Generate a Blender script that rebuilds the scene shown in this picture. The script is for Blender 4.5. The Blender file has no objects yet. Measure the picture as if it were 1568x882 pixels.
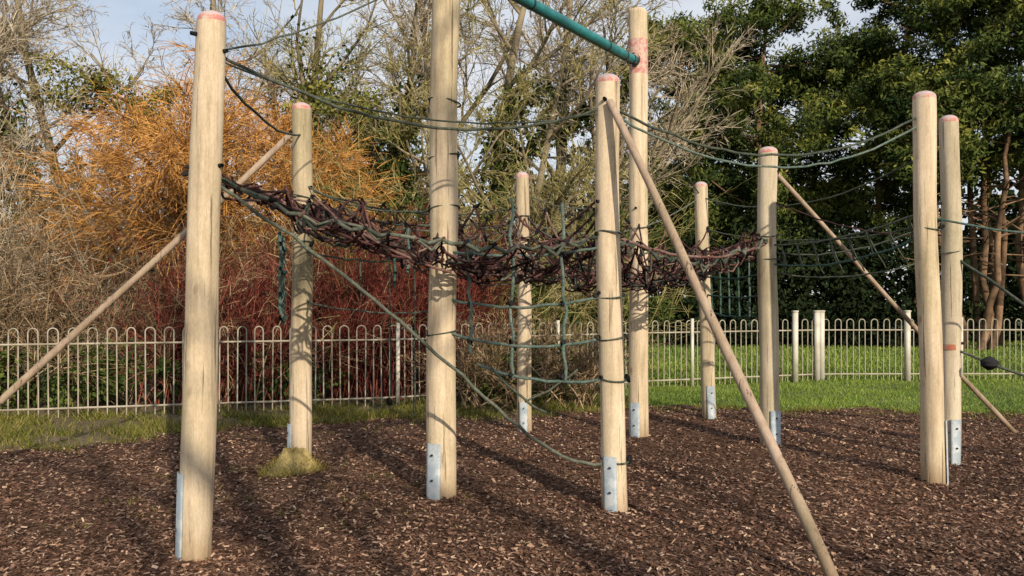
import bpy, math
import numpy as np
from mathutils import Vector
rng = np.random.default_rng(11)
scene = bpy.context.scene
COL = scene.collection

# ------------------------------------------------------------------ helpers
def nrm(a):
    return a/np.maximum(np.linalg.norm(a, axis=-1, keepdims=True), 1e-9)

def mk(name, V, F, mats, rnd=None, parent=None, smooth=False, midx=None):
    V = np.asarray(V, dtype=np.float32).reshape(-1, 3)
    F = np.asarray(F, dtype=np.int32)
    k = F.shape[1]
    me = bpy.data.meshes.new(name)
    me.vertices.add(len(V)); me.vertices.foreach_set('co', V.ravel())
    me.loops.add(F.size); me.loops.foreach_set('vertex_index', F.ravel())
    me.polygons.add(len(F))
    me.polygons.foreach_set('loop_start', np.arange(len(F), dtype=np.int32)*k)
    if midx is not None:
        me.polygons.foreach_set('material_index', np.asarray(midx, dtype=np.int32))
    if smooth:
        me.polygons.foreach_set('use_smooth', np.ones(len(F), dtype=bool))
    if not isinstance(mats, (list, tuple)): mats = [mats]
    for m in mats: me.materials.append(m)
    if rnd is not None:
        at = me.attributes.new('rnd', 'FLOAT', 'POINT')
        at.data.foreach_set('value', np.asarray(rnd, dtype=np.float32))
    me.update(calc_edges=True)
    ob = bpy.data.objects.new(name, me)
    COL.objects.link(ob)
    if parent is not None: ob.parent = parent
    return ob

def empty(name):
    e = bpy.data.objects.new(name, None); COL.objects.link(e); return e

class Geo:
    def __init__(s): s.V=[]; s.F=[]; s.R=[]; s.M=[]; s.n=0
    def add(s, V, F, rnd, m=0):
        V=V.reshape(-1,3); s.V.append(V); s.F.append(F+s.n); s.R.append(rnd); s.M.append(np.full(len(F), m)); s.n+=len(V)
    def prisms(s, P0, P1, R0, R1, k=5, rnd=None, m=0, rot=0.0):
        P0=np.atleast_2d(np.asarray(P0,float)); P1=np.atleast_2d(np.asarray(P1,float)); n=len(P0)
        R0=np.broadcast_to(R0,(n,)); R1=np.broadcast_to(R1,(n,))
        d=nrm(P1-P0)
        ref=np.zeros((n,3)); ref[:,2]=1; v=np.abs(d[:,2])>.93; ref[v]=[1,0,0]
        a=nrm(np.cross(d,ref)); b=np.cross(d,a)
        th=np.arange(k)*2*np.pi/k+rot
        off=a[:,None,:]*np.cos(th)[None,:,None]+b[:,None,:]*np.sin(th)[None,:,None]
        V=np.concatenate([P0[:,None,:]+off*R0[:,None,None], P1[:,None,:]+off*R1[:,None,None]],1)
        j=np.arange(k); f=np.stack([j,(j+1)%k,k+(j+1)%k,k+j],1)
        F=(f[None]+(np.arange(n)*2*k)[:,None,None]).reshape(-1,4)
        if rnd is None: rnd=rng.random(n)
        s.add(V,F,np.repeat(np.broadcast_to(rnd,(n,)),2*k),m)
    def boxes(s, C, S, rnd=0.5, m=0):
        C=np.atleast_2d(C); S=np.atleast_2d(S); n=len(C)
        c=np.array([[-1,-1,-1],[1,-1,-1],[1,1,-1],[-1,1,-1],[-1,-1,1],[1,-1,1],[1,1,1],[-1,1,1]])*.5
        V=C[:,None,:]+c[None]*S[:,None,:]
        f=np.array([[0,3,2,1],[4,5,6,7],[0,1,5,4],[1,2,6,5],[2,3,7,6],[3,0,4,7]])
        F=(f[None]+(np.arange(n)*8)[:,None,None]).reshape(-1,4)
        s.add(V,F,np.full(n*8,rnd),m)
    def ribbons(s, P0, P1, R0, R1, m=0, rnd=None):
        n=len(P0); d=nrm(P1-P0); a=nrm(np.cross(d,rng.normal(size=(n,3))))
        V=np.stack([P0-a*R0[:,None],P0+a*R0[:,None],P1+a*R1[:,None],P1-a*R1[:,None]],1)
        F=np.arange(4*n).reshape(n,4)
        if rnd is None: rnd=rng.random(n)
        s.add(V,F,np.repeat(rnd,4),m)
    def leaves(s, C, size, asp=.5, m=0, rnd=None):
        n=len(C); u=nrm(rng.normal(size=(n,3))); v=nrm(np.cross(u,rng.normal(size=(n,3))))
        sz=size*rng.uniform(.6,1.3,n)
        u=u*sz[:,None]; v=v*(sz*asp)[:,None]
        V=np.stack([C-u,C+v,C+u,C-v],1)
        F=np.arange(4*n).reshape(n,4)
        if rnd is None: rnd=rng.random(n)
        s.add(V,F,np.repeat(rnd,4),m)
    def build(s,name,mats,parent=None,smooth=False):
        return mk(name,np.concatenate(s.V),np.concatenate(s.F),mats,np.concatenate(s.R),parent,smooth,np.concatenate(s.M))

def grow(P,D,L,R,spec):
    out=[]
    P=np.asarray(P,float); D=nrm(np.asarray(D,float)); L=np.asarray(L,float); R=np.asarray(R,float)
    for li,s in enumerate(spec):
        n=len(P); K=s['k']; p=P; d=D; pts=[P]; ds=[D]; tip=s.get('tip',.4)
        for j in range(K):
            d=d+rng.normal(0,s['w'],(n,3)); d[:,2]+=s['g']; d=nrm(d)
            q=p+d*(L/K)[:,None]
            out.append((li,p,q,R*(1-j/K*(1-tip)),R*(1-(j+1)/K*(1-tip))))
            p=q; pts.append(p); ds.append(d)
        if li==len(spec)-1: break
        pts=np.array(pts); ds=np.array(ds)
        idx=np.repeat(np.arange(n),s['m']); t=rng.uniform(s.get('t0',.25),1,len(idx))
        x=t*K; i=np.minimum(x.astype(int),K-1); fr=(x-i)[:,None]
        P=pts[i,idx]*(1-fr)+pts[i+1,idx]*fr
        dd=ds[i+1,idx]; perp=nrm(np.cross(dd,rng.normal(size=dd.shape)))
        a=rng.normal(s['a'],.15,len(idx))[:,None]
        D=dd*np.cos(a)+perp*np.sin(a)
        L=L[idx]*s['lr']*rng.uniform(.55,1.15,len(idx))*(1.2-.5*t)
        R=np.maximum(R[idx]*(1-t*(1-tip))*s['rr'], s.get('rmin',.003))
    return out

def add_growth(g, out, sides=(8,6,4,3), ribbon_from=3, m0=0, m1=0, mfrom=2):
    for li,p,q,r0,r1 in out:
        m=m1 if li>=mfrom else m0
        if li>=ribbon_from: g.ribbons(p,q,r0,r1,m=m)
        else: g.prisms(p,q,r0,r1,k=sides[li],m=m)

def ellipsoid(c,r,n,shell=.5):
    d=nrm(rng.normal(size=(n,3))); u=rng.random(n)**(shell)
    return np.asarray(c)+d*u[:,None]*np.asarray(r)

# ------------------------------------------------------------------ materials
def mat(name):
    m=bpy.data.materials.new(name); m.use_nodes=True; nt=m.node_tree
    b=nt.nodes['Principled BSDF']; return m,nt,b
def ramp(nt,stops,src):
    r=nt.nodes.new('ShaderNodeValToRGB'); e=r.color_ramp.elements
    while len(e)<len(stops): e.new(.5)
    for i,(p,c) in enumerate(stops):
        e[i].position=p; e[i].color=(c[0],c[1],c[2],1)
    nt.links.new(src,r.inputs[0]); return r
def noise(nt,scale,detail=4,rough=.55,mapscale=None,coord='Object',w=0):
    tc=nt.nodes.new('ShaderNodeTexCoord'); n=nt.nodes.new('ShaderNodeTexNoise')
    n.inputs['Scale'].default_value=scale; n.inputs['Detail'].default_value=detail; n.inputs['Roughness'].default_value=rough
    src=tc.outputs[coord]
    if mapscale:
        mp=nt.nodes.new('ShaderNodeMapping'); mp.inputs['Scale'].default_value=mapscale; mp.inputs['Location'].default_value=(w,w,w)
        nt.links.new(src,mp.inputs[0]); src=mp.outputs[0]
    nt.links.new(src,n.inputs['Vector']); return n
def mixc(nt,a,b,f,mode='MIX'):
    m=nt.nodes.new('ShaderNodeMix'); m.data_type='RGBA'; m.blend_type=mode
    for sock,val in ((m.inputs[0],f),(m.inputs[6],a),(m.inputs[7],b)):
        if hasattr(val,'links') or hasattr(val,'is_linked'): nt.links.new(val,sock)
        elif isinstance(val,(int,float)): sock.default_value=val
        else: sock.default_value=(*val,1)
    return m.outputs[2]

def attr_mat(name, stops, lowf=None, rough=.75, transl=0.0, spec=.2):
    """matt surface: per-piece tone from the 'rnd' attribute, modulated by a large scale noise"""
    m,nt,b=mat(name); nt.nodes.remove(b)
    at=nt.nodes.new('ShaderNodeAttribute'); at.attribute_name='rnd'
    r=ramp(nt,stops,at.outputs['Fac']); c=r.outputs[0]
    if lowf:
        n=noise(nt,lowf[0],2); rr=ramp(nt,[(.35,lowf[1]),(.65,lowf[2])],n.outputs['Fac'])
        c=mixc(nt,c,rr.outputs[0],1.0,'MULTIPLY')
    d=nt.nodes.new('ShaderNodeBsdfDiffuse'); nt.links.new(c,d.inputs[0]); last=d.outputs[0]
    if transl>0:
        t=nt.nodes.new('ShaderNodeBsdfTranslucent'); nt.links.new(c,t.inputs[0])
        mx=nt.nodes.new('ShaderNodeMixShader'); mx.inputs[0].default_value=transl
        nt.links.new(last,mx.inputs[1]); nt.links.new(t.outputs[0],mx.inputs[2]); last=mx.outputs[0]
    nt.links.new(last,nt.nodes['Material Output'].inputs[0])
    return m

def wood_mat(name, seed, tint=(1,1,1)):
    m,nt,b=mat(name); T=lambda c:tuple(c[i]*tint[i] for i in range(3))
    g=noise(nt,14,8,.72,(1.0,1.0,.07),w=seed)
    base=ramp(nt,[(.26,T((.28,.225,.165))),(.44,T((.53,.43,.32))),(.56,T((.62,.52,.395))),(.78,T((.70,.61,.49)))],g.outputs['Fac'])
    st=noise(nt,1.5,6,.68,(1,1,.55),w=seed*3)
    stain=ramp(nt,[(.40,(1,1,1)),(.54,(.78,.78,.71)),(.68,(.50,.53,.43))],st.outputs['Fac'])
    c=mixc(nt,base.outputs[0],stain.outputs[0],.85,'MULTIPLY')
    cr=noise(nt,30,4,.6,(1,1,.03),w=seed*2)
    crk=ramp(nt,[(.32,(.25,.21,.17)),(.38,(1,1,1))],cr.outputs['Fac'])
    c=mixc(nt,c,crk.outputs[0],.8,'MULTIPLY')
    kn=noise(nt,6.5,1,.4,(1,1,.6),w=seed*5)
    knr=ramp(nt,[(.22,(.35,.25,.17)),(.28,(1,1,1))],kn.outputs['Fac'])
    c=mixc(nt,c,knr.outputs[0],.8,'MULTIPLY')
    fine=noise(nt,160,3,.7,(1,1,.25),w=seed); fr=ramp(nt,[(.3,(.82,.82,.82)),(.7,(1.1,1.1,1.1))],fine.outputs['Fac'])
    c=mixc(nt,c,fr.outputs[0],1.,'MULTIPLY')
    # damp, dirty band just above the ground
    tc=nt.nodes.new('ShaderNodeTexCoord'); sx=nt.nodes.new('ShaderNodeSeparateXYZ'); nt.links.new(tc.outputs['Object'],sx.inputs[0])
    dr=ramp(nt,[(.0,(.55,.47,.40)),(.22,(1,1,1))],sx.outputs[2]); c=mixc(nt,c,dr.outputs[0],.8,'MULTIPLY')
    nt.links.new(c,b.inputs['Base Color']); b.inputs['Roughness'].default_value=.85; b.inputs['Specular IOR Level'].default_value=.2
    bp=nt.nodes.new('ShaderNodeBump'); bp.inputs['Strength'].default_value=.7; bp.inputs['Distance'].default_value=.008
    nt.links.new(crk.outputs[0],bp.inputs['Height'])
    bp2=nt.nodes.new('ShaderNodeBump'); bp2.inputs['Strength'].default_value=.5; bp2.inputs['Distance'].default_value=.005
    nt.links.new(g.outputs['Fac'],bp2.inputs['Height']); nt.links.new(bp.outputs[0],bp2.inputs['Normal']); nt.links.new(bp2.outputs[0],b.inputs['Normal'])
    return m
WOODS=[wood_mat('weathered_pine_wood_%d'%i,3.1*i+1,t) for i,t in enumerate([(1,.98,.94),(1.06,1.03,.98),(.9,.92,.91)])]

def flaky(name,c1,c2,scale=14,rough=.7,metal=0,thr=(.45,.6)):
    m,nt,b=mat(name); n=noise(nt,scale,5,.6)
    r=ramp(nt,[(thr[0],c1),(thr[1],c2)],n.outputs['Fac'])
    nt.links.new(r.outputs[0],b.inputs['Base Color']); b.inputs['Roughness'].default_value=rough; b.inputs['Metallic'].default_value=metal
    return m
M_PINK=flaky('faded_pink_paint',(.48,.18,.16),(.50,.38,.31),26,.8,0,(.42,.57))
M_PINKTOP=flaky('weathered_pink_cap',(.46,.33,.34),(.40,.36,.35),18)
M_GALV=flaky('galvanised_steel',(.27,.32,.36),(.40,.43,.45),11,.6,.1)
M_BOLT=flaky('dark_bolt_steel',(.03,.03,.03),(.08,.07,.06),30,.5,.5)
M_BEAM=flaky('teal_painted_steel',(.015,.13,.14),(.02,.19,.20),6,.4,0)
M_FENCE=flaky('aged_shaded_cream_paint',(.38,.34,.27),(.22,.185,.13),5,.7,0,(.4,.7))  # worn cream, darkened overall to paint in tree shade on the left run
M_FPOST=flaky('cream_paint',(.54,.51,.44),(.36,.33,.25),4,.6,0,(.45,.75))
M_ROPE_T=attr_mat('teal_rope',[(0,(.032,.07,.062)),(.5,(.068,.12,.105)),(1,(.135,.17,.145))],(40,(.7,.7,.7),(1.2,1.2,1.2)))
M_ROPE_G=attr_mat('grey_green_rope',[(0,(.04,.052,.042)),(1,(.13,.14,.11))],(40,(.7,.7,.7),(1.2,1.2,1.2)))
M_ROPE_R=attr_mat('brown_red_rope',[(0,(.015,.013,.014)),(.35,(.048,.027,.026)),(.7,(.13,.062,.055)),(1,(.21,.14,.12))],(30,(.7,.7,.7),(1.2,1.2,1.2)))
M_BLACK=attr_mat('black_rubber',[(0,(.012,.012,.013)),(1,(.03,.03,.032))])

# ------------------------------------------------------------------ camera
cam=bpy.data.cameras.new('camera'); co=bpy.data.objects.new('camera',cam); COL.objects.link(co)
co.location=(0,0,1.5); co.rotation_euler=(math.radians(90),0,0)
cam.lens=28.7; cam.sensor_width=36; cam.shift_y=0.0115; cam.clip_end=2000; cam.clip_start=.05
scene.camera=co

# ------------------------------------------------------------------ light
EL=math.radians(23)
S=Vector((.45,-1,0)).normalized()*math.cos(EL)+Vector((0,0,math.sin(EL)))
sl=bpy.data.lights.new('sun','SUN'); sl.energy=5.0; sl.angle=math.radians(.5); sl.color=(1,.875,.69)
so=bpy.data.objects.new('sun',sl); COL.objects.link(so); so.rotation_euler=S.to_track_quat('Z','Y').to_euler(); so.location=(10,-20,20)
w=bpy.data.worlds.new('World'); scene.world=w; w.use_nodes=True; nt=w.node_tree
bg=nt.nodes['Background']; bg.inputs[1].default_value=.13
sky=nt.nodes.new('ShaderNodeTexSky'); sky.sky_type='NISHITA'; sky.sun_disc=False; sky.sun_elevation=EL; sky.sun_rotation=math.atan2(.45,-1)
sky.air_density=1.0; sky.dust_density=1.0
n=noise(nt,2.2,6,.55,(1,1,2.6),'Generated')
cr=ramp(nt,[(.32,(.35,.35,.35)),(.60,(.97,.97,.97))],n.outputs['Fac'])
c=mixc(nt,sky.outputs[0],(6.0,6.25,6.7),cr.outputs[0])
nt.links.new(c,bg.inputs[0])
scene.view_settings.view_transform='Standard'; scene.view_settings.look='None'; scene.view_settings.exposure=0

# ------------------------------------------------------------------ ground
def hgt(x,y): return .014*np.sin(x*1.9+.7)*np.cos(y*1.4)+.010*np.sin(x*4.1-y*3.3)+.006*np.sin(x*9+y*7)
m,nt,b=mat('grass_ground')
n1=noise(nt,.6,5,.6); n2=noise(nt,30,3,.6)
r=ramp(nt,[(.35,(.07,.095,.028)),(.65,(.14,.185,.045))],n1.outputs['Fac'])
r2=ramp(nt,[(.3,(.55,.55,.5)),(.7,(1.2,1.2,1.1))],n2.outputs['Fac'])
nt.links.new(mixc(nt,r.outputs[0],r2.outputs[0],1.,'MULTIPLY'),b.inputs['Base Color']); b.inputs['Roughness'].default_value=.95
bp=nt.nodes.new('ShaderNodeBump'); bp.inputs['Strength'].default_value=.8; bp.inputs['Distance'].default_value=.05; nt.links.new(n2.outputs['Fac'],bp.inputs['Height']); nt.links.new(bp.outputs[0],b.inputs['Normal'])
M_GG=m
g=Geo(); V=np.array([[-600,-600,-.035],[600,-600,-.035],[600,600,-.035],[-600,600,-.035]],float); g.add(V,np.array([[0,1,2,3]]),np.zeros(4)); g.build('ground',M_GG)
# woodland floor (leaf litter) around and behind the left fence
m,nt,b=mat('leaf_litter'); n1=noise(nt,12,5,.7); r=ramp(nt,[(.3,(.05,.036,.02)),(.55,(.15,.105,.06)),(.8,(.10,.12,.04))],n1.outputs['Fac']); nt.links.new(r.outputs[0],b.inputs['Base Color']); b.inputs['Roughness'].default_value=1
V=[(-40,3),(-14,4.6),(-5.2,8.0),(-1.5,10.1),(1.2,11.2),(1.8,13.6),(2.5,30),(-40,40)]
me=bpy.data.meshes.new('woodland_floor'); me.from_pydata([(v[0],v[1],-.031) for v in V],[],[tuple(range(8))]); me.materials.append(m); ob=bpy.data.objects.new('woodland_floor',me); COL.objects.link(ob)

# bark mulch play surface
edge=np.array([(-14,5.0),(-8.5,6.9),(-5.1,8.15),(-3.5,9.5),(-1.5,10.3),(.3,10.9),(2.0,11.6),(4.4,11.3),(6.8,10.7),(9.5,10.0),(14,8.5)])
def far_edge(x): return np.interp(x,edge[:,0],edge[:,1])+.12*np.sin(x*3.1)+.07*np.sin(x*7.7+1)
m,nt,b=mat('bark_mulch')
vo=nt.nodes.new('ShaderNodeTexVoronoi'); vo.inputs['Scale'].default_value=38; tc=nt.nodes.new('ShaderNodeTexCoord')
nd=noise(nt,14,2,.5); ad=nt.nodes.new('ShaderNodeVectorMath'); ad.operation='MULTIPLY_ADD'; ad.inputs[1].default_value=(.14,.14,.14)
nt.links.new(nd.outputs['Color'],ad.inputs[0]); nt.links.new(tc.outputs['Object'],ad.inputs[2]); nt.links.new(ad.outputs[0],vo.inputs['Vector'])
sp=nt.nodes.new('ShaderNodeSeparateColor'); nt.links.new(vo.outputs['Color'],sp.inputs[0])
r=ramp(nt,[(0,(.08,.046,.033)),(.5,(.19,.11,.08)),(.85,(.28,.18,.135)),(1,(.40,.28,.21))],sp.outputs[0])
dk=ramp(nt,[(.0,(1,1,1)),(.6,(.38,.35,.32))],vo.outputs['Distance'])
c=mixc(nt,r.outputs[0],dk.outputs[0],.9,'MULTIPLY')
lf=noise(nt,.55,4,.6); lr=ramp(nt,[(.35,(.70,.68,.68)),(.65,(1.25,1.18,1.1))],lf.outputs['Fac'])
c=mixc(nt,c,lr.outputs[0],1.,'MULTIPLY')
nt.links.new(c,b.inputs['Base Color']); b.inputs['Roughness'].default_value=.95; b.inputs['Specular IOR Level'].default_value=.15
bp=nt.nodes.new('ShaderNodeBump'); bp.inputs['Strength'].default_value=.8; bp.inputs['Distance'].default_value=.015; bp.invert=True
nt.links.new(vo.outputs['Distance'],bp.inputs['Height']); nt.links.new(bp.outputs[0],b.inputs['Normal'])
M_MULCH=m
nx,ny=260,170
xs=np.linspace(-14,14,nx); V=[]
for j in range(ny):
    t=j/(ny-1); y=-9+(far_edge(xs)+9)*t
    V.append(np.stack([xs,y,hgt(xs,y)-.035*(t>.999)],1))
V=np.concatenate(V); ii,jj=np.meshgrid(np.arange(nx-1),np.arange(ny-1)); a=(jj*nx+ii).ravel()
F=np.stack([a,a+1,a+nx+1,a+nx],1)
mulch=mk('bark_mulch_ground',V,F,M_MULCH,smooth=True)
# loose chips lying on the mulch
M_CHIP=attr_mat('bark_chips',[(0,(.05,.03,.022)),(.4,(.155,.088,.062)),(.75,(.28,.178,.13)),(.93,(.44,.31,.225)),(1,(.55,.43,.33))],(.8,(.72,.70,.7),(1.25,1.18,1.1)))
n=120000
d=3.3+ (rng.random(n)**1.35)*8.0; x=rng.uniform(-.72,.72,n)*d
ok=d<far_edge(x)+.1*rng.normal(size=n); x=x[ok]; d=d[ok]; n=len(x)
L=rng.uniform(.007,.020,n)*(1+.02*d); Wd=rng.uniform(.003,.007,n)*(1+.04*d)
th=rng.uniform(0,np.pi*2,n); u=np.stack([np.cos(th),np.sin(th),rng.normal(0,.25,n)],1); v=np.stack([-np.sin(th),np.cos(th),rng.normal(0,.40,n)],1)
C=np.stack([x,d,hgt(x,d)+rng.uniform(.004,.016,n)],1)
u*=L[:,None]; v*=Wd[:,None]
g=Geo(); g.add(np.stack([C-u-v*.6,C+u*.9-v,C+u+v*.7,C-u*.8+v],1),np.arange(4*n).reshape(n,4),np.repeat(rng.random(n)**1.5,4)); g.build('bark_chips',M_CHIP)

# grass blades
M_GRASS=attr_mat('grass_blades',[(0,(.07,.09,.02)),(.45,(.16,.185,.04)),(.75,(.27,.265,.07)),(1,(.42,.34,.17))],(.5,(.65,.65,.65),(1.2,1.1,1.)),transl=.3)
M_GRASSL=attr_mat('lawn_blades',[(0,(.10,.165,.03)),(.6,(.22,.32,.06)),(1,(.36,.43,.13))],(.3,(.75,.78,.8),(1.15,1.1,1.)),transl=.3)
M_GRASSY=attr_mat('yellowed_grass',[(0,(.14,.13,.03)),(.6,(.32,.27,.07)),(1,(.45,.36,.15))],transl=.3)
def blades(g,x,y,z,h,wd,lean=.35):
    n=len(x); th=rng.uniform(0,np.pi*2,n); a=np.stack([np.cos(th),np.sin(th),np.zeros(n)],1)*np.broadcast_to(wd,(n,))[:,None]
    P=np.stack([x,y,z],1); hh=h*rng.uniform(.4,1.3,n)
    T=P+np.stack([rng.normal(0,lean,n)*hh,rng.normal(0,lean,n)*hh,hh],1)
    g.add(np.stack([P-a,P+a,T+a*.25,T-a*.25],1),np.arange(4*n).reshape(n,4),np.repeat(rng.random(n),4))
fence=np.array([(-16,8.0),(-6.6,10.3),(-1.7,11.7),(2.4,14.1),(5.8,15.4),(11,15.5),(20,15.0)])
def fy(x): return np.interp(x,fence[:,0],fence[:,1])
g=Geo(); n=34000; x=rng.uniform(-9,1.8,n); y0=far_edge(x)-.1; y=y0+(fy(x)+.3-y0)*rng.random(n)
pt=np.sin(x*2.6+np.sin(y*3))*np.sin(y*3.4+x*1.3)+.5*np.sin(x*9)*np.sin(y*8)
keep=rng.random(n)<np.where(pt>.0,.9,.18); hh=.07+.06*np.clip(pt,0,1)
blades(g,x[keep],y[keep],np.full(keep.sum(),-.033),hh[keep],.006,.6)
# stray grass creeping over the mulch edge
n=13000; x=rng.uniform(-6.5,10,n); y=far_edge(x)-np.abs(rng.normal(0,.38,n)); cl=np.sin(x*5)*np.sin(y*6+x)>.1
blades(g,x[cl],y[cl],hgt(x[cl],y[cl]),.055,.004,.5)
n=2200; x=rng.uniform(-3.2,-.3,n); y=rng.uniform(5.3,7.4,n); cl=np.sin(x*7)*np.sin(y*8)>.45
blades(g,x[cl],y[cl],hgt(x[cl],y[cl]),.03,.004,.8)
g.build('grass_verge',M_GRASS)
g=Geo(); n=42000; x=rng.uniform(1.2,11.5,n); y0=far_edge(x)-.05; y=y0+(fy(x)+.6-y0)*rng.random(n)
blades(g,x,y,np.full(n,-.035),.045*(1+.5*np.sin(x*2.3)*np.sin(y*3)),.006,.55)
n=80000; y=14.5+(rng.random(n)**1.4)*20; x=rng.uniform(.15,.82,n)*y; k=y>fy(x); x=x[k];y=y[k]
blades(g,x,y,np.full(len(x),-.035),.06+.002*y,.008+.0005*y,.5); g.build('lawn_grass',M_GRASSL)

# ------------------------------------------------------------------ climbing frame
frame=empty('rope_climbing_frame')
def post(name,b,t,r0,r1,wood,cap=True,plate=None,band=None):
    K=28; R=46; b=np.array(b,float); t=np.array(t,float); Lz=t[2]
    rg=np.random.default_rng(int(abs(b[0]*97+b[1]*31)*10))
    zs=np.concatenate([np.linspace(-.1,Lz-.10,R-8),Lz-.10+.10*np.sin(np.linspace(.2,1,8)*np.pi/2)])
    th=np.arange(K)*2*np.pi/K; V=[];mi=[]
    ph=rg.uniform(0,6,4)
    for i,z in enumerate(zs):
        f=max(z,0)/Lz; c=b+(t-b)*f; r=r0+(r1-r0)*f
        bow=.016*math.sin(f*math.pi)*np.array([math.cos(ph[0]),math.sin(ph[0])])+.005*np.array([math.sin(z*3+ph[1]),math.cos(z*2.6+ph[2])])
        if z>Lz-.055:
            r*=max(.12,math.sqrt(max(0,1-((z-(Lz-.055))/.057)**2)))
        rr=r*(1+.025*np.sin(2*th+ph[1]+z*1.1)+.014*np.sin(5*th+ph[2]+z*3)+.018*math.sin(z*4+ph[3]))
        V.append(np.stack([c[0]+bow[0]+rr*np.cos(th),c[1]+bow[1]+rr*np.sin(th),np.full(K,z)],1))
    nr=len(zs); V=np.concatenate(V); F=[]
    for i in range(nr-1):
        for j in range(K):
            F.append([i*K+j,i*K+(j+1)%K,(i+1)*K+(j+1)%K,(i+1)*K+j])
            z=zs[i]; mm=0
            if cap:
                if z>Lz-.045: mm=2
                elif z>Lz-.09: mm=1
            if band and band[0]<z<band[1]: mm=1
            mi.append(mm)
    base=len(V); V=np.concatenate([V,[[t[0],t[1],Lz+.003]]])
    topf=[((nr-1)*K+j,(nr-1)*K+(j+1)%K,base) for j in range(K)]
    me=bpy.data.meshes.new(name); me.from_pydata([tuple(v) for v in V],[],[tuple(f) for f in F]+topf)
    for mm in (wood,M_PINK,M_PINKTOP): me.materials.append(mm)
    me.polygons.foreach_set('material_index',mi+[2 if cap else 0]*K); me.polygons.foreach_set('use_smooth',[True]*len(me.polygons))
    ob=bpy.data.objects.new(name,me); COL.objects.link(ob); ob.parent=frame
    if plate is not None:
        g=Geo(); ang,h=plate
        # curved galvanised shoe plate hugging the post
        thp=np.linspace(-.5,.5,7)+ang; zz=np.array([-.05,h])
        P=[]
        for rad in (r0*1.03+.004,r0*1.03+.012):
            for z in zz:
                cx=b[0]+(t[0]-b[0])*max(z,0)/Lz; cy=b[1]
                P.append(np.stack([cx+rad*np.cos(thp),cy+rad*np.sin(thp),np.full(7,z)],1))
        P=np.concatenate(P); Fp=[]
        for j in range(6):
            Fp.append([14+j,15+j,22+j,21+j]); Fp.append([1+j,j,7+j,8+j]); Fp.append([7+j,21+j,22+j,8+j])
        Fp.append([0,14,21,7]); Fp.append([6,13,27,20])
        g.add(P,np.array(Fp),np.zeros(len(P)))
        cs=np.array([math.cos(ang),math.sin(ang),0]); 
        for z in (h*.35,h*.8):
            p=b*np.array([1,1,0])+cs*(r0+.008)+np.array([0,0,z]); g.prisms(p,p+cs*.02,.010,.008,6,m=1)
        g.build(name+'_shoe',[M_GALV,M_BOLT],frame)
PO={}
def P_(key,b,t,r0,r1,w,plate,cap=True,band=None):
    PO[key]=(np.array([b[0],b[1],0.]),np.array(t,float))
    post('post_'+key,(b[0],b[1],0),t,r0,r1,WOODS[w],cap,plate,band)
hp=-math.pi/2
P_('a',(-1.85,4.77),(-1.764,4.79,3.19),.097,.084,0,(-2.5,.50))
P_('b',(-.543,6.22),(-.49,6.2,4.72),.112,.104,1,(hp-.45,.42))
P_('c',(-1.898,7.3),(-1.875,7.3,3.26),.096,.090,0,(hp-1.0,.4))
P_('d',(1.393,8.98),(1.386,8.98,4.71),.107,.100,1,(hp-.55,.38),False,(3.95,4.28))
P_('e',(.14,9.2),(.118,9.2,2.94),.085,.074,0,(hp-.1,.36))
P_('f',(.744,5.86),(.683,5.86,3.12),.094,.083,1,(hp-.5,.39))
P_('g',(2.497,10.3),(2.381,10.3,2.99),.088,.082,0,(hp,.42))
P_('h',(2.685,8.47),(2.651,8.47,3.087),.104,.094,2,(hp+.2,.36))
P_('i',(3.527,6.82),(3.434,6.82,3.24),.094,.088,1,(-.35,.5))
P_('j',(4.06,7.57),(4.054,7.57,3.21),.086,.084,2,(hp+.1,.40))
P_('k',(5.9,5.3),(5.88,5.3,3.2),.094,.088,0,(hp,.4))
def at(k,z):
    b,t=PO[k]; f=z/t[2]; p=b+(t-b)*f; p[2]=z; return p

# bracing poles
g=Geo()
def pole(p0,p1,r0,r1,bend=.02):
    p0=np.array(p0);p1=np.array(p1); t=np.linspace(0,1,15)[:,None]; q=p0*(1-t)+p1*t; q[:,2]+=-bend*np.sin(t[:,0]*np.pi)*1.0
    q[:,0]+=.006*np.sin(t[:,0]*9)
    r=np.linspace(r0,r1,15)*(1+.05*np.sin(np.arange(15)*1.7)); g.prisms(q[:-1],q[1:],r[:-1],r[1:],12,rnd=.5)
pole(at('f',2.90)+np.array([0,-.10,0]),(1.72,4.22,-.08),.026,.034,-.02)
pole(at('c',2.99)+np.array([-.09,0,0]),(-4.95,6.5,-.08),.026,.033,.03)
pole(at('h',2.80)+np.array([.10,0,0]),(5.74,9.32,-.02),.022,.028,.03)
ob=g.build('bracing_poles',wood_mat('bracing_pole_wood',9,(.66,.60,.60)),frame,True)

# steel beam
g=Geo(); a=at('b',4.10); b_=at('d',4.11); dr=nrm(b_-a); g.prisms(a,b_+dr*.02,.052,.052,20,rnd=.5)
ob=g.build('steel_beam',M_BEAM,frame,True)
g=Geo()
for k in (.35,.78,.9,.95):
    p=a+(b_-a)*k; g.prisms(p+[0,0,-.12],p+[0,0,-.04],.008,.008,6); g.prisms(p-dr*.012,p+dr*.012,.056,.056,14)
g.prisms(b_-dr*.14,b_-dr*.10,.075,.075,14)
g.build('beam_brackets',M_BOLT,frame)

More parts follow.
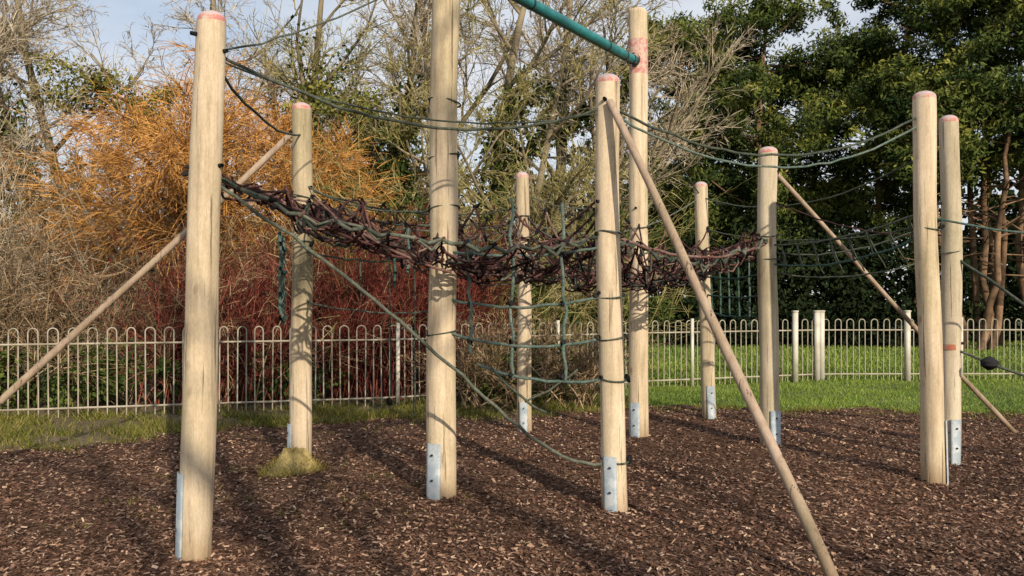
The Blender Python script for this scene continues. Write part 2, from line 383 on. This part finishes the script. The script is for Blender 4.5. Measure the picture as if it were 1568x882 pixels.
# ropes
GT,GG,GR,GB=Geo(),Geo(),Geo(),Geo()
def rope(g,p0,p1,sag=.1,r=.011,n=18,jit=.004,k=6,skew=1.0,rnd=None):
    p0=np.array(p0,float);p1=np.array(p1,float); t=np.linspace(0,1,n)**1.0
    q=p0+(p1-p0)*t[:,None]; tt=t**skew; q[:,2]-=sag*4*tt*(1-tt); q[1:-1]+=rng.normal(0,jit,(n-2,3))
    g.prisms(q[:-1],q[1:],r,r,k,rnd=np.clip((rng.uniform(.2,.9) if rnd is None else rnd)+rng.uniform(-.15,.15,n-1),0,1))
    return q
def clamp(p,r=.022,l=.03):
    d=nrm(rng.normal(size=3)); p=np.array(p); GB.prisms(p-d*l,p,r*.6,r,6); GB.prisms(p,p+d*l,r,r*.6,6)
def ring(key,z,r=.012,off=.0,g=None):
    c=at(key,z); b,t=PO[key]; rad={'b':.114,'d':.108,'h':.104}.get(key,.096)+r*.6
    th=np.linspace(0,2*np.pi,25); q=np.stack([c[0]+rad*np.cos(th),c[1]+rad*np.sin(th),np.full(25,z)+.02*np.sin(th+off)],1)
    (g or GG).prisms(q[:-1],q[1:],r,r,6)
def bolt(key,z,ang,r=.02):
    c=at(key,z); cs=np.array([math.cos(ang),math.sin(ang),0]); GB.prisms(c+cs*.06,c+cs*.118,r,r*.8,8)
# hand ropes
rope(GG,at('a',2.97),at('f',2.89),.30,.010,26)
rope(GG,at('a',2.93),at('f',2.86),.22,.006,26)
rope(GG,at('a',2.95),at('b',4.12),.12,.007)
rope(GG,at('a',2.93),at('c',2.98),.14,.010)
rope(GG,at('f',2.90),at('i',3.06),.36,.010,28); rope(GT,at('f',2.86),at('i',2.99),.40,.009,28)
rope(GG,at('d',4.08),at('g',2.80),.14,.008); rope(GG,at('e',2.40),at('g',2.80),.30,.009)
rope(GG,at('c',2.50),at('e',2.55),.16,.009); rope(GG,at('c',2.55),at('b',2.20),.12,.008)
rope(GG,at('g',2.80),at('j',3.0),.34,.009); rope(GG,at('e',2.7),at('d',2.6),.14,.007)
rope(GG,at('c',2.2),at('e',2.35),.2,.008)
# big saggy net
A0=at('a',2.24);F0=at('f',1.97);H0=at('h',2.17);C0=at('c',2.36);E0=at('e',2.36);G0=at('g',2.12)
def netpt(u,v):
    # u in 0..1 (left to right), v 0 front .. 1 back
    def crv(P,Q,Rr,sg):
        P,Q,Rr=map(np.array,(P,Q,Rr)); 
        if u<.5: t=u*2; p=P+(Q-P)*t; 
        else: t=u*2-1; p=Q+(Rr-Q)*t
        p=p.copy(); p[2]-=sg*4*t*(1-t)
        return p
    f=crv(A0,F0,H0,.22); k=crv(C0,E0,G0,.10)
    v=min(max(v,0),1); uu=min(max(u,.02),.98)
    p=f+(k-f)*v; p[2]-=.38*(math.sin(math.pi*v)**.8)*(math.sin(math.pi*uu**1.15)**.9)
    return p
nu,nv=30,13
NP=np.array([[netpt(i/nu,j/nv) for j in range(nv+1)] for i in range(nu+1)])
J=rng.normal(0,.055,NP.shape); J[...,2]*=1.2; J[:,0]*=.25; J[:,-1]*=.35; J[0]*=.2; J[-1]*=.2; NP=NP+J
def strip(g,Q,r,k=5):
    # each mesh rope droops a little between its knots
    m_=(Q[:-1]+Q[1:])/2; m_[:,2]-=rng.uniform(.0,.06,len(m_)); m_+=rng.normal(0,.014,m_.shape)
    g.prisms(Q[:-1],m_,r,r,k); g.prisms(m_,Q[1:],r,r,k)
for i in range(nu+1): strip(GR if i%3 else GG,NP[i],.0085)
for j in range(nv+1): strip(GR if j%4 else GG,NP[:,j],.0085)
strip(GG,NP[:,0],.013,6); strip(GG,NP[:,-1],.012,6); strip(GR,NP[0],.012,6); strip(GR,NP[-1],.012,6)
# tangled diagonals and knots
n=260; ia=rng.integers(0,nu,n); ja=rng.integers(0,nv-1,n); ib=np.clip(ia+rng.integers(-2,3,n),0,nu); jb=np.clip(ja+rng.integers(1,3,n),0,nv)
PA=NP[ia,ja]; PB=NP[ib,jb]+rng.normal(0,.03,(n,3)); PM=(PA+PB)/2-[0,0,.05]; GR.prisms(PA,PM,.008,.008,5); GR.prisms(PM,PB,.008,.008,5)
for i in range(nu+1):
    for j in range(nv+1):
        p=NP[i,j]; d=nrm(rng.normal(size=3)); GR.prisms(p-d*.024,p+d*.024,.016,.012,5)
for _ in range(240):
    i=rng.integers(0,nu+1); j=rng.integers(0,nv+1); clamp(NP[i,j],.017,.032)
# little loops that stand up from / hang under the mesh
for _ in range(80):
    i=rng.integers(1,nu); j=rng.integers(0,nv); a_=NP[i,j]; b2=NP[i-1,j+1] if rng.random()<.5 else NP[min(i+1,nu),j+1]
    rope(GR,a_,b2,rng.choice([-1,1,1])*rng.uniform(.04,.10),.008,6)
# zig-zag lacing between the mesh and the hand ropes
def zigzag(g,P,Q,z1,z2,nz,r=.009):
    P=np.array(P,float);Q=np.array(Q,float); pts=[]
    for i in range(nz+1):
        t=i/nz; p=P+(Q-P)*t; p[2]=(z1 if i%2 else z2)+rng.normal(0,.04); p[:2]+=rng.normal(0,.05,2); pts.append(p)
    for a_,b2 in zip(pts[:-1],pts[1:]): rope(g,a_,b2,.03,r,5); 
    for p in pts: clamp(p,.016,.028)
zigzag(GR,at('b',2.2),at('f',2.2)+[0,.35,0],2.18,1.95,8); zigzag(GR,at('c',2.3),at('b',2.2)+[0,.4,0],2.26,2.04,7,.007)
zigzag(GR,at('f',2.2)+[0,.4,0],at('h',2.2),2.18,1.95,9,.007); zigzag(GB,at('e',2.3),at('d',2.2),2.34,2.08,6,.007); zigzag(GB,at('c',2.4),at('e',2.4),2.38,2.18,9,.006)
# raised V-shaped suspension ropes above the net
for k1,z1,uv in (('a',2.3,(.12,.4)),('b',2.17,(.25,.2)),('b',2.17,(.38,.35)),('b',1.9,(.33,.1)),('e',2.5,(.6,.7)),('e',2.5,(.42,.75)),('f',2.2,(.45,.3)),('f',2.2,(.6,.2)),('d',2.3,(.62,.55)),('d',2.3,(.75,.6)),('g',2.3,(.85,.8)),('h',2.2,(.85,.3)),('c',2.45,(.1,.7)),('c',2.3,(.2,.6)),('f',2.15,(.52,.45)),('b',2.3,(.3,.6)),('f',2.3,(.38,.5)),('e',2.45,(.5,.5)),('b',2.25,(.36,.8)),('d',2.4,(.7,.35)),('e',2.3,(.55,.9))):
    q=rope(GR,at(k1,z1),netpt(*uv),.06,.009,8); clamp(q[3]); clamp(q[-1],.024)
# heavy front tangle near post a
for _ in range(18):
    u=rng.uniform(0,.2); v=rng.uniform(0,.5); u2=u+rng.uniform(.02,.12); v2=v+rng.uniform(-.2,.25)
    rope(GR,netpt(u,v)+rng.normal(0,.05,3),netpt(u2,max(0,v2))+rng.normal(0,.05,3),.03,.010,6)
# vertical climbing net between b and f
def bf(px,z):  # fraction of the way from b (0) to f (1)
    p=at('b',z)*(1-px)+at('f',z)*px; p[2]=z; p[1]-=.06; return p
rope(GT,bf(0.06,1.86),bf(.96,1.88),.05,.011,16,rnd=.8); rope(GT,bf(0.06,1.50),bf(.96,1.53),.07,.012,16,rnd=.85)
rope(GT,bf(0.06,1.25),bf(.96,1.23),.08,.012,16,rnd=.85); rope(GT,bf(.22,1.02),bf(.96,.94),.07,.012,12,rnd=.85)
rope(GG,at('a',2.22),at('f',.36),.25,.012,34,skew=3.0,rnd=.8)
rope(GG,bf(.3,1.0),bf(.62,.68),.04,.010,8); rope(GG,bf(.5,.75),bf(.8,1.0),.02,.008,8)
for px,z0,z1 in ((.17,1.95,1.10),(.42,2.25,.92),(.72,2.2,.92)):
    rope(GT,bf(px,z0),bf(px+.01,z1),0,.013,14,.010,rnd=.8)
    for z in (1.86,1.5,1.22,.98):
        if z>z1: clamp(bf(px,z-.03),.022)
for px,z0,z1 in ((-.07,2.1,1.55),(-.22,2.05,1.7),(-.3,1.9,1.6)): rope(GT,bf(px,z0)+[0,.0,0],bf(px,z1),0,.011,10,.006)
# verticals further back
for X,D,z0,z1 in ((-1.2,8.0,1.85,.55),(-.97,8.1,1.85,.35),(-1.45,7.8,1.9,1.5)): rope(GG,(X,D,z0),(X+.01,D,z1),0,.009,12)
rope(GG,at('c',1.5),at('b',1.42),.06,.008); rope(GG,at('c',1.95),at('b',1.85),.08,.009)
clamp((-1.2,8.0,.5),.03,.04)
# side net hanging by post c
for k in range(4):
    D=7.15-.22*k; X=-1.97-.01*k+.0; rope(GT,(X*D/7.15-.03,D,2.05),(X*D/7.15-.03,D,1.28+.05*k),0,.013,10,.008,rnd=.85)
for z in (1.95,1.75,1.55,1.35): rope(GT,(-1.99,7.2,z),(-1.83,6.45,z),.03,.012,8)
# nets right of the middle
def lin(k1,k2,z1,z2,t): return at(k1,z1)*(1-t)+at(k2,z2)*t
for z in (2.05,1.8,1.58,1.36): rope(GT,at('g',z),at('h',z-.01),.05,.011,12)
for t in np.linspace(.12,.88,6): rope(GT,lin('g','h',2.02,2.0,t),lin('g','h',1.3,1.3,t),0,.011,8)
rope(GG,at('h',2.07),at('i',2.25),.08,.010); rope(GT,at('h',1.88),at('i',2.05),.12,.010); rope(GR,at('h',2.55),at('j',2.1),.12,.009)
rope(GG,at('h',2.0),at('j',2.3),.16,.009); rope(GG,at('h',1.8),at('j',1.95),.14,.009); rope(GG,at('g',2.4),at('j',2.25),.18,.009)
for t in np.linspace(.1,.9,8):
    rope(GG,lin('h','i',2.07,2.25,t)-[0,0,.32*t*(1-t)],lin('h','j',1.8,1.95,t)-[0,0,.4*t*(1-t)],.03,.008,6)
    rope(GG,lin('h','i',2.07,2.25,t)-[0,0,.32*t*(1-t)],lin('h','i',1.88,2.05,t+.04)-[0,0,.48*t*(1-t)],.02,.008,5)
rope(GR,at('h',2.1),at('g',2.0),.03,.013); rope(GR,at('f',1.97),at('h',2.1),.16,.012); rope(GR,at('d',1.95),at('h',2.2),.10,.011)
# ropes right of post j
rope(GG,at('j',1.94),(5.62,5.5,.05),.03,.014); 
q=rope(GG,at('j',1.06),at('k',.7),.22,.013)
rope(GT,at('i',2.2),at('k',2.1),.2,.010)
for p,rr in ((q[2],.075),(q[7],.10)):
    GB.prisms(p+[0,0,-.02],p+[0,0,.02],rr*.95,rr,16); GB.prisms(p+[0,0,.02],p+[0,0,.06],rr,.02,16); GB.prisms(p+[0,0,-.06],p+[0,0,-.02],.02,rr*.95,16)
# rings and bolts where ropes meet posts
for k,z in (('b',2.59),('b',2.19),('b',1.9),('b',1.25),('b',3.0),('a',2.24),('c',2.42),('c',2.0),('f',1.97),('f',1.53),('f',1.23),('f',.94),('f',.36),('d',2.3),('e',2.42),('g',2.1),('h',2.17),('h',1.9),('i',2.1),('j',1.95)):
    if k in 'bf': ring(k,z,.007,rng.uniform(0,6))
    elif k not in 'a': ring(k,z,.006,rng.uniform(0,6))
    clamp(at(k,z)+[rng.choice([-.1,.1]),-.03,0],.020,.032)
for k,z,an in (('a',3.04,-2.4),('a',2.27,-2.6),('a',2.95,-.3),('a',2.28,-.4),('b',2.17,-2.2),('b',2.17,-.9),('f',2.2,-2.6),('f',.95,-2.6),('f',1.55,-2.6),('j',2.6,-.6),('j',2.0,-.6),('j',1.1,-.6),('i',2.3,-.4),('c',2.99,-2.6),('c',2.5,-.5),('h',2.83,-.4),('f',2.92,-1.9),('d',2.5,-2)):
    bolt(k,z,an,.015)
g1=GT.build('teal_ropes',M_ROPE_T,frame); GG.build('grey_ropes',M_ROPE_G,frame); GR.build('rope_net',M_ROPE_R,frame); GB.build('rope_clamps',M_BLACK,frame)
# swivel band on post j
g=Geo(); c=at('j',1.06); g.prisms(c+[0,0,-.02],c+[0,0,.03],.092,.092,20); g.build('steel_band',flaky('rusty_band',(.35,.10,.05),(.25,.2,.17)),frame)

# grassy mound at the foot of post c
K=28
V=[[ -1.9,7.15,.2]];F=[]
for i,(r,h) in enumerate(((.09,.19),(.14,.12),(.20,.04),(.27,-.03))):
    for j in range(K):
        th=j*2*math.pi/K; rr=r*(1+.1*math.sin(3*th+i)); V.append([-1.9+rr*math.cos(th),7.1+rr*math.sin(th)*.9,h*(1+.1*math.sin(5*th))])
F=[(0,1+j,1+(j+1)%K) for j in range(K)]
for i in range(3):
    for j in range(K): F.append((1+i*K+j,1+(i+1)*K+j,1+(i+1)*K+(j+1)%K,1+i*K+(j+1)%K))
me=bpy.data.meshes.new('grassy_mound'); me.from_pydata(V,[],F); me.materials.append(flaky('ochre_soil',(.22,.17,.06),(.36,.27,.10),20)); mo=bpy.data.objects.new('grassy_mound',me); COL.objects.link(mo)
g=Geo(); n=1100; th=rng.uniform(0,6.28,n); r=.29*np.sqrt(rng.random(n)); 
blades(g,-1.9+r*np.cos(th),7.1+r*np.sin(th)*.9,np.maximum(.19-.8*r,-.01),.06,.004,.6); g.build('mound_grass',M_GRASSY,mo)

# ------------------------------------------------------------------ fence
g=Geo()
seg=np.diff(fence,axis=0); sl_=np.linalg.norm(seg,axis=1); cum=np.concatenate([[0],np.cumsum(sl_)])
def fp(s):
    return np.stack([np.interp(s,cum,fence[:,0]),np.interp(s,cum,fence[:,1])],-1)
H=1.13; sp_=.115; s=np.arange(0,cum[-1],sp_); P=fp(s); n=len(s)
B=np.column_stack([P,np.full(n,-.02)]); T=np.column_stack([P,np.full(n,H-.055)])
jz=rng.normal(0,.005,(n,3)); jz[:,2]=0
g.prisms(B,T+jz,.0095,.0095,6,rnd=.5)
# bow tops, each joining two neighbouring bars
for i in range(0,n-1,2):
    a,b_=T[i]+jz[i],T[i+1]+jz[i+1]; th=np.linspace(np.pi,0,8); c=(a+b_)/2; h=(b_-a)/2
    q=c+np.outer(np.cos(th),h); q[:,2]=a[2]+.06*np.sin(th); g.prisms(q[:-1],q[1:],.0095,.0095,6,rnd=.5)
for z in (.10,.93):
    ss=np.arange(0,cum[-1],.5); q=np.column_stack([fp(ss),np.full(len(ss),z)]); g.prisms(q[:-1],q[1:],.017,.017,4,rot=math.pi/4,rnd=.5)
ss=np.arange(1.1,cum[-1],2.75); q=fp(ss); C=np.column_stack([q,np.full(len(q),.57)]); g.boxes(C+[0,-.03,0],np.tile([.05,.05,1.2],(len(q),1)),m=1)
for X in (5.25,5.72,5.82,7.45):
    g.boxes([[X,fy(X)-.05,.62]],[[.085,.085,1.3]],m=1); g.boxes([[X,fy(X)-.05,1.285]],[[.10,.10,.03]],m=1)
g.build('metal_railing_fence',[M_FENCE,M_FPOST])

# ------------------------------------------------------------------ trees and shrubs
M_BARK=attr_mat('grey_bark',[(0,(.14,.115,.08)),(1,(.30,.25,.18))],(2,(.6,.6,.6),(1.2,1.2,1.1)))
M_TWIG=attr_mat('pale_twigs',[(0,(.15,.12,.08)),(.6,(.34,.28,.20)),(1,(.52,.45,.34))])
M_TWIGO=attr_mat('orange_willow_twigs',[(0,(.20,.095,.03)),(.5,(.44,.21,.06)),(1,(.62,.34,.11))])
M_TWIGB=attr_mat('brown_twigs',[(0,(.08,.052,.03)),(.6,(.23,.155,.092)),(1,(.39,.29,.18))])
M_TWIGY=attr_mat('olive_twigs',[(0,(.12,.105,.04)),(.6,(.26,.225,.09)),(1,(.40,.35,.17))])
M_DOG=attr_mat('red_dogwood_stems',[(0,(.06,.014,.012)),(.6,(.16,.04,.032)),(1,(.27,.10,.07))])
M_IVY=attr_mat('ivy_leaves',[(0,(.015,.03,.01)),(.6,(.06,.09,.025)),(1,(.13,.17,.05))],(.9,(.6,.65,.6),(1.3,1.2,1.)))
M_OLIVE=attr_mat('olive_leaves',[(0,(.06,.07,.02)),(.6,(.15,.16,.045)),(1,(.26,.25,.09))],(.7,(.6,.65,.6),(1.3,1.2,1.)))
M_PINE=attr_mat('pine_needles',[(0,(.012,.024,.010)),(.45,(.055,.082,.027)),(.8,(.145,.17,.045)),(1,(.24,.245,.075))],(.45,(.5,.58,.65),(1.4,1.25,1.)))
M_PBARK=attr_mat('pine_bark',[(0,(.11,.075,.05)),(1,(.28,.19,.13))],(3,(.4,.4,.4),(1.2,1.1,1)))
M_DARK=attr_mat('shade_dark_evergreen',[(0,(.006,.010,.006)),(.7,(.018,.028,.013)),(1,(.04,.055,.022))],(.6,(.5,.5,.5),(1.3,1.3,1.2)))  # near-black greens; under-pine shade is put into the leaf colour
M_FAR=attr_mat('distant_twigs',[(0,(.09,.075,.05)),(.6,(.20,.17,.12)),(1,(.32,.28,.20))],(.35,(.7,.72,.7),(1.2,1.1,1.)))

def bare_tree(name,x,y,h,r,twig=M_TWIG,n1=11,n2=9,n3=8,n4=6,lean=(0,0),ivy=0,ivyh=.6,spread=.75):
    g=Geo()
    spec=[dict(k=9,w=.05,g=.03,m=n1,a=spread,lr=.48,rr=.55,t0=.25,tip=.3),
          dict(k=7,w=.12,g=.05,m=n2,a=.65,lr=.48,rr=.55,t0=.2),
          dict(k=5,w=.16,g=.03,m=n3,a=.6,lr=.52,rr=.6,t0=.15,rmin=.008),
          dict(k=3,w=.2,g=.01,m=n4,a=.6,lr=.55,rr=.6,t0=.1,rmin=.007),
          dict(k=2,w=.2,g=.0)]
    out=grow([[x,y,-.1]],[[lean[0],lean[1],1]],[h],[r],spec); add_growth(g,out,(10,6,4,3),3,0,1,2)
    ms=[M_BARK,twig]
    if ivy:
        ms.append(M_IVY)
        for li,p,q,r0,r1 in out:
            if li==0 and q[0,2]<h*ivyh:
                n=ivy//6; c=p+(q-p)*rng.random((n,1))+nrm(rng.normal(size=(n,3)))*(r0[0]+rng.gamma(2,.13,(n,1))); g.leaves(c,.06,.7,m=2)
            if li==1:
                sel=p[:,2]<h*ivyh
                pp=p[sel];qq=q[sel]
                if len(pp):
                    n=ivy//8; i=rng.integers(0,len(pp),n); c=pp[i]+(qq[i]-pp[i])*rng.random((n,1))+rng.normal(0,.14,(n,3)); g.leaves(c,.055,.7,m=2)
    return g.build(name,ms)
def clump_shrub(name,specs,mats,stem=None):
    g=Geo()
    for c,r,nc,cr,nl,sz in specs:
        cc=ellipsoid(c,r,nc,.45); cc[:,2]=np.maximum(cc[:,2],.1)
        rr=cr*rng.uniform(.6,1.4,nc); i=np.repeat(np.arange(nc),nl); br=rng.random(nc)
        p=cc[i]+nrm(rng.normal(size=(len(i),3)))*(rng.random((len(i),1))**.4)*rr[i][:,None]*np.array([1.1,1.1,.7])
        p[:,2]=np.maximum(p[:,2],0)
        g.leaves(p,sz,.6,rnd=np.clip(br[i]*.6+rng.random(len(i))*.5,0,1))
    return g.build(name,mats)

# left: pale bare trees
bare_tree('bare_tree',-12.3,17,8.5,.16)
bare_tree('bare_tree',-10.6,15.5,7.2,.12,spread=.9)
bare_tree('bare_tree',-8.9,17.5,8.8,.15,lean=(-.1,0),spread=.9)
bare_tree('bare_tree',-14.5,20,10,.2)
bare_tree('ivy_clad_tree',-8.8,16.5,6.2,.16,M_TWIGB,ivy=1700,ivyh=.95)
bare_tree('bare_tree',-6.6,18,9.0,.15,M_TWIG,spread=.9)
bare_tree('bare_tree',-4.8,19,8.5,.16,M_TWIGY,ivy=1200,ivyh=.8)
bare_tree('ivy_clad_tree',-3.0,17.5,8.0,.17,M_TWIG,ivy=3600,ivyh=.75)
bare_tree('bare_tree',-1.6,20,10.5,.19,M_TWIG,lean=(-.08,0))
bare_tree('ivy_clad_tree',-.5,18,8.6,.2,M_TWIG,ivy=4200,ivyh=.72)
bare_tree('bare_tree',.9,21,10.5,.2,M_TWIG,lean=(.05,0))
bare_tree('bare_tree',2.3,19.5,8.6,.17,M_TWIG,ivy=1600,ivyh=.5)
bare_tree('bare_tree',.2,17,7.0,.12,M_TWIGY)
bare_tree('bare_tree',-1.5,16,6.5,.10,M_TWIGY)
# orange willow
def willow(name,x,y,h,n=4,nt_=26):
    g=Geo(); th=rng.uniform(0,6.28,n)
    spec=[dict(k=6,w=.08,g=.03,m=8,a=.55,lr=.6,rr=.55,t0=.3,tip=.4),dict(k=6,w=.13,g=.04,m=9,a=.6,lr=.6,rr=.5,t0=.15),
          dict(k=5,w=.14,g=-.02,m=nt_,a=.6,lr=.8,rr=.5,t0=.05,rmin=.006),dict(k=5,w=.10,g=-.15,tip=.5)]
    out=grow(np.stack([x+.3*np.cos(th),y+.3*np.sin(th),np.full(n,-.1)],1),np.stack([.45*np.cos(th),.3*np.sin(th),np.ones(n)],1),np.full(n,h*.62),np.full(n,.09),spec)
    add_growth(g,out,(8,5,3,3),3,0,1,2); return g.build(name,[M_BARK,M_TWIGO])
willow('willow_tree',-5.3,14.3,6.5,6,28)
willow('willow_tree',-7.2,15.0,5.2,3,18)

def thicket(name,n,xr,yf,L,mt,up=.75,m1=6,m2=7,g0=-.04,r=.012,w=.12):
    g=Geo(); x=rng.uniform(*xr,n); y=yf(x)+rng.random(n)
    P=np.stack([x,y,np.zeros(n)],1); D=np.stack([rng.normal(0,up,n),rng.normal(0,up*.6,n),np.ones(n)],1)
    spec=[dict(k=6,w=w,g=g0,m=m1,a=.6,lr=.5,rr=.6,t0=.2,rmin=.006),dict(k=4,w=.16,g=g0,m=m2,a=.6,lr=.55,rr=.7,t0=.1,rmin=.005),dict(k=2,w=.2,g=g0)]
    out=grow(P,D,rng.uniform(.6,1.2,n)*L,np.full(n,r),spec); add_growth(g,out,(5,3,3),1); return g.build(name,mt)
thicket('bramble_thicket',270,(-11.5,-2.6),lambda x:fy(x)+.4+rng.random(len(x))*2.5,2.3,M_TWIGB,.5,7,8)
thicket('bramble_thicket',120,(-12,-6),lambda x:fy(x)+1.5+rng.random(len(x))*3,3.4,M_TWIG,.45,7,8)
thicket('dogwood_shrub',420,(-2.8,-.5),lambda x:fy(x)+.25+rng.random(len(x))*1.2,2.15,M_DOG,.22,4,5,.01,.009,.06)
thicket('dogwood_shrub',220,(-5.2,-3.2),lambda x:fy(x)+.3+rng.random(len(x))*.8,1.9,M_DOG,.22,4,5,.01,.009,.06)
thicket('hazel_shrub',140,(-3.2,3.0),lambda x:fy(x)+1+rng.random(len(x))*2.5,3.2,M_TWIGY,.3,7,7)
thicket('dead_bramble',110,(-.75,1.15),lambda x:11.2+rng.random(len(x))*.8-.3,1.15,M_TWIGB,.5,6,7)
clump_shrub('ivy_shrub',[((.0,11.9,.35),(.95,.5,.5),26,.25,130,.035),((-9.5,11.3,.9),(2.5,.8,1.0),60,.35,110,.045),((-6.6,11.6,.35),(2.6,.6,.5),40,.3,90,.045),((-3.6,12.2,.3),(1.3,.5,.4),18,.25,90,.04)],M_IVY)
clump_shrub('evergreen_shrub',[((-3.0,15.5,2.3),(1.7,1,2.2),70,.45,150,.055),((-.4,15.5,1.6),(1.8,.8,1.5),50,.4,150,.055),((2.0,17.0,1.8),(1.6,1,1.7),45,.4,150,.055)],M_IVY)
clump_shrub('olive_shrub',[((-3.4,16.5,4.6),(1.2,1,1.3),34,.4,110,.05),((-9.0,17,5.9),(.9,.8,.6),18,.4,110,.05),((-7.7,17.5,5.6),(.8,.8,.7),12,.35,110,.05)],M_OLIVE)
# dense mass low behind everything
clump_shrub('distant_woodland',[((-24,36,2.4),(14,3,3.2),220,1.1,80,.19),((-5,34,3.0),(11,3,4.2),220,1.1,80,.19)],M_FAR)
clump_shrub('distant_evergreen_trees',[((8,42,4.5),(8,3,6.0),120,1.4,90,.22),((26,42,4.5),(16,3,5.0),150,1.4,90,.22),((46,42,4.5),(14,3,5.5),110,1.3,80,.22)],M_DARK)
clump_shrub('shade_dark_hedge',[((9.5,26.2,1.6),(5.6,1.0,2.6),190,.7,140,.09),((20,28.5,1.2),(6.5,1.5,2.0),110,.7,130,.09)],M_DARK)  # dark leaf mass added to stand for the shade below the pines

def pine(name,x,y,h,cr,cb,nl=26,lean=0,stems=1,leafn=120):
    g=Geo()
    for s_ in range(stems):
        x0=x+(rng.uniform(-.6,.6) if stems>1 else 0); y0=y+(rng.uniform(-.6,.6) if stems>1 else 0)
        K=12; zz=np.linspace(-.1,h*.95,K); bx=x0+lean*zz/h+.15*np.sin(zz*.5+x)+ (rng.normal(0,.7)*zz/h if stems>1 else 0)
        Q=np.stack([bx+rng.normal(0,.05,K),y0+.1*np.cos(zz*.6),zz],1); r=np.linspace(.17 if stems==1 else .12,.04,K); g.prisms(Q[:-1],Q[1:],r[:-1],r[1:],8,m=0)
        for _ in range(12):
            z=rng.uniform(cb*.45,cb); i=np.searchsorted(zz,z)-1; p=Q[i]+(Q[i+1]-Q[i])*((z-zz[i])/(zz[i+1]-zz[i])); a=rng.uniform(0,6.28)
            L=rng.uniform(.3,1.4); e=p+[L*math.cos(a),L*math.sin(a),L*rng.uniform(-.1,.7)]; g.prisms(p,e,.03,.012,4,m=0)
    cs=[]
    for l in range(nl):
        f=(l+rng.random())/nl; z=min(cb+(h-cb)*f,h*.94); i=min(np.searchsorted(zz,z)-1,K-2); p=Q[i]+(Q[i+1]-Q[i])*((z-zz[i])/(zz[i+1]-zz[i]))
        prof=(math.sin(math.pi*(.18+.77*f))**.7); L=cr*prof*rng.uniform(.65,1.2); a=rng.uniform(0,6.28)
        e=p+np.array([L*math.cos(a),L*math.sin(a),L*rng.uniform(.0,.55)])
        mid=(p+e)/2+[0,0,-.05*L]; g.prisms([p,mid],[mid,e],[.05,.035],[.035,.015],4,m=0)
        for t in (.4,.7,.9,1.05):
            cs.append(p+(e-p)*t+rng.normal(0,.28,3))
            if t>.6: cs.append(p+(e-p)*t+rng.normal(0,.45,3)*[1,1,.8])
    cs.append(np.array([Q[-1,0],Q[-1,1],h-.2])); cs=np.array(cs); n=len(cs)
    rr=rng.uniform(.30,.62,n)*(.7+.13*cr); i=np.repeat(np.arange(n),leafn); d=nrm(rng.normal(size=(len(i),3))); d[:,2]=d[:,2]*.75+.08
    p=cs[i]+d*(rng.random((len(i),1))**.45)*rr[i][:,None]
    br=rng.random(n); g.leaves(p,.095,.30,m=1,rnd=np.clip(.12+.45*br[i]+.3*d[:,2]+.32*rng.random(len(i)),0,1))  # needles lighter towards clump tops; sunlit tops painted into the tone
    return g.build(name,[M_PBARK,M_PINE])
pine('pine_tree',6.0,28,11.0,2.0,2.6,34)
pine('pine_tree',8.3,27,11.6,2.3,3.0,36)
pine('pine_tree',7.2,31,11.8,2.4,3,30)
pine('pine_tree',10.6,29,9.6,2.2,3.0,32)
pine('pine_tree',12.2,27.5,10.2,2.0,3.2,30)
pine('pine_tree',13.2,27,12.4,2.4,4.0,34)
pine('pine_tree',15.2,25.5,12.6,2.5,5.4,36,stems=4)
pine('pine_tree',16.4,24.0,11.8,2.3,5.6,30,stems=4)
pine('pine_tree',13.6,23.5,8.2,1.6,4.8,20,stems=3)
pine('pine_tree',18.5,25,13,2.6,6.0,24,stems=2)
pine('pine_tree',22,27,13,2.8,5,20,leafn=90)
# bare trees standing behind the viewer; their trunks throw the long ground shadows
bare_tree('bare_tree',6.1,-8.2,10,.19,n1=8,n2=5,n3=5,n4=3)
bare_tree('bare_tree',4.9,-8.9,11,.18,n1=8,n2=5,n3=5,n4=3)
print('done')
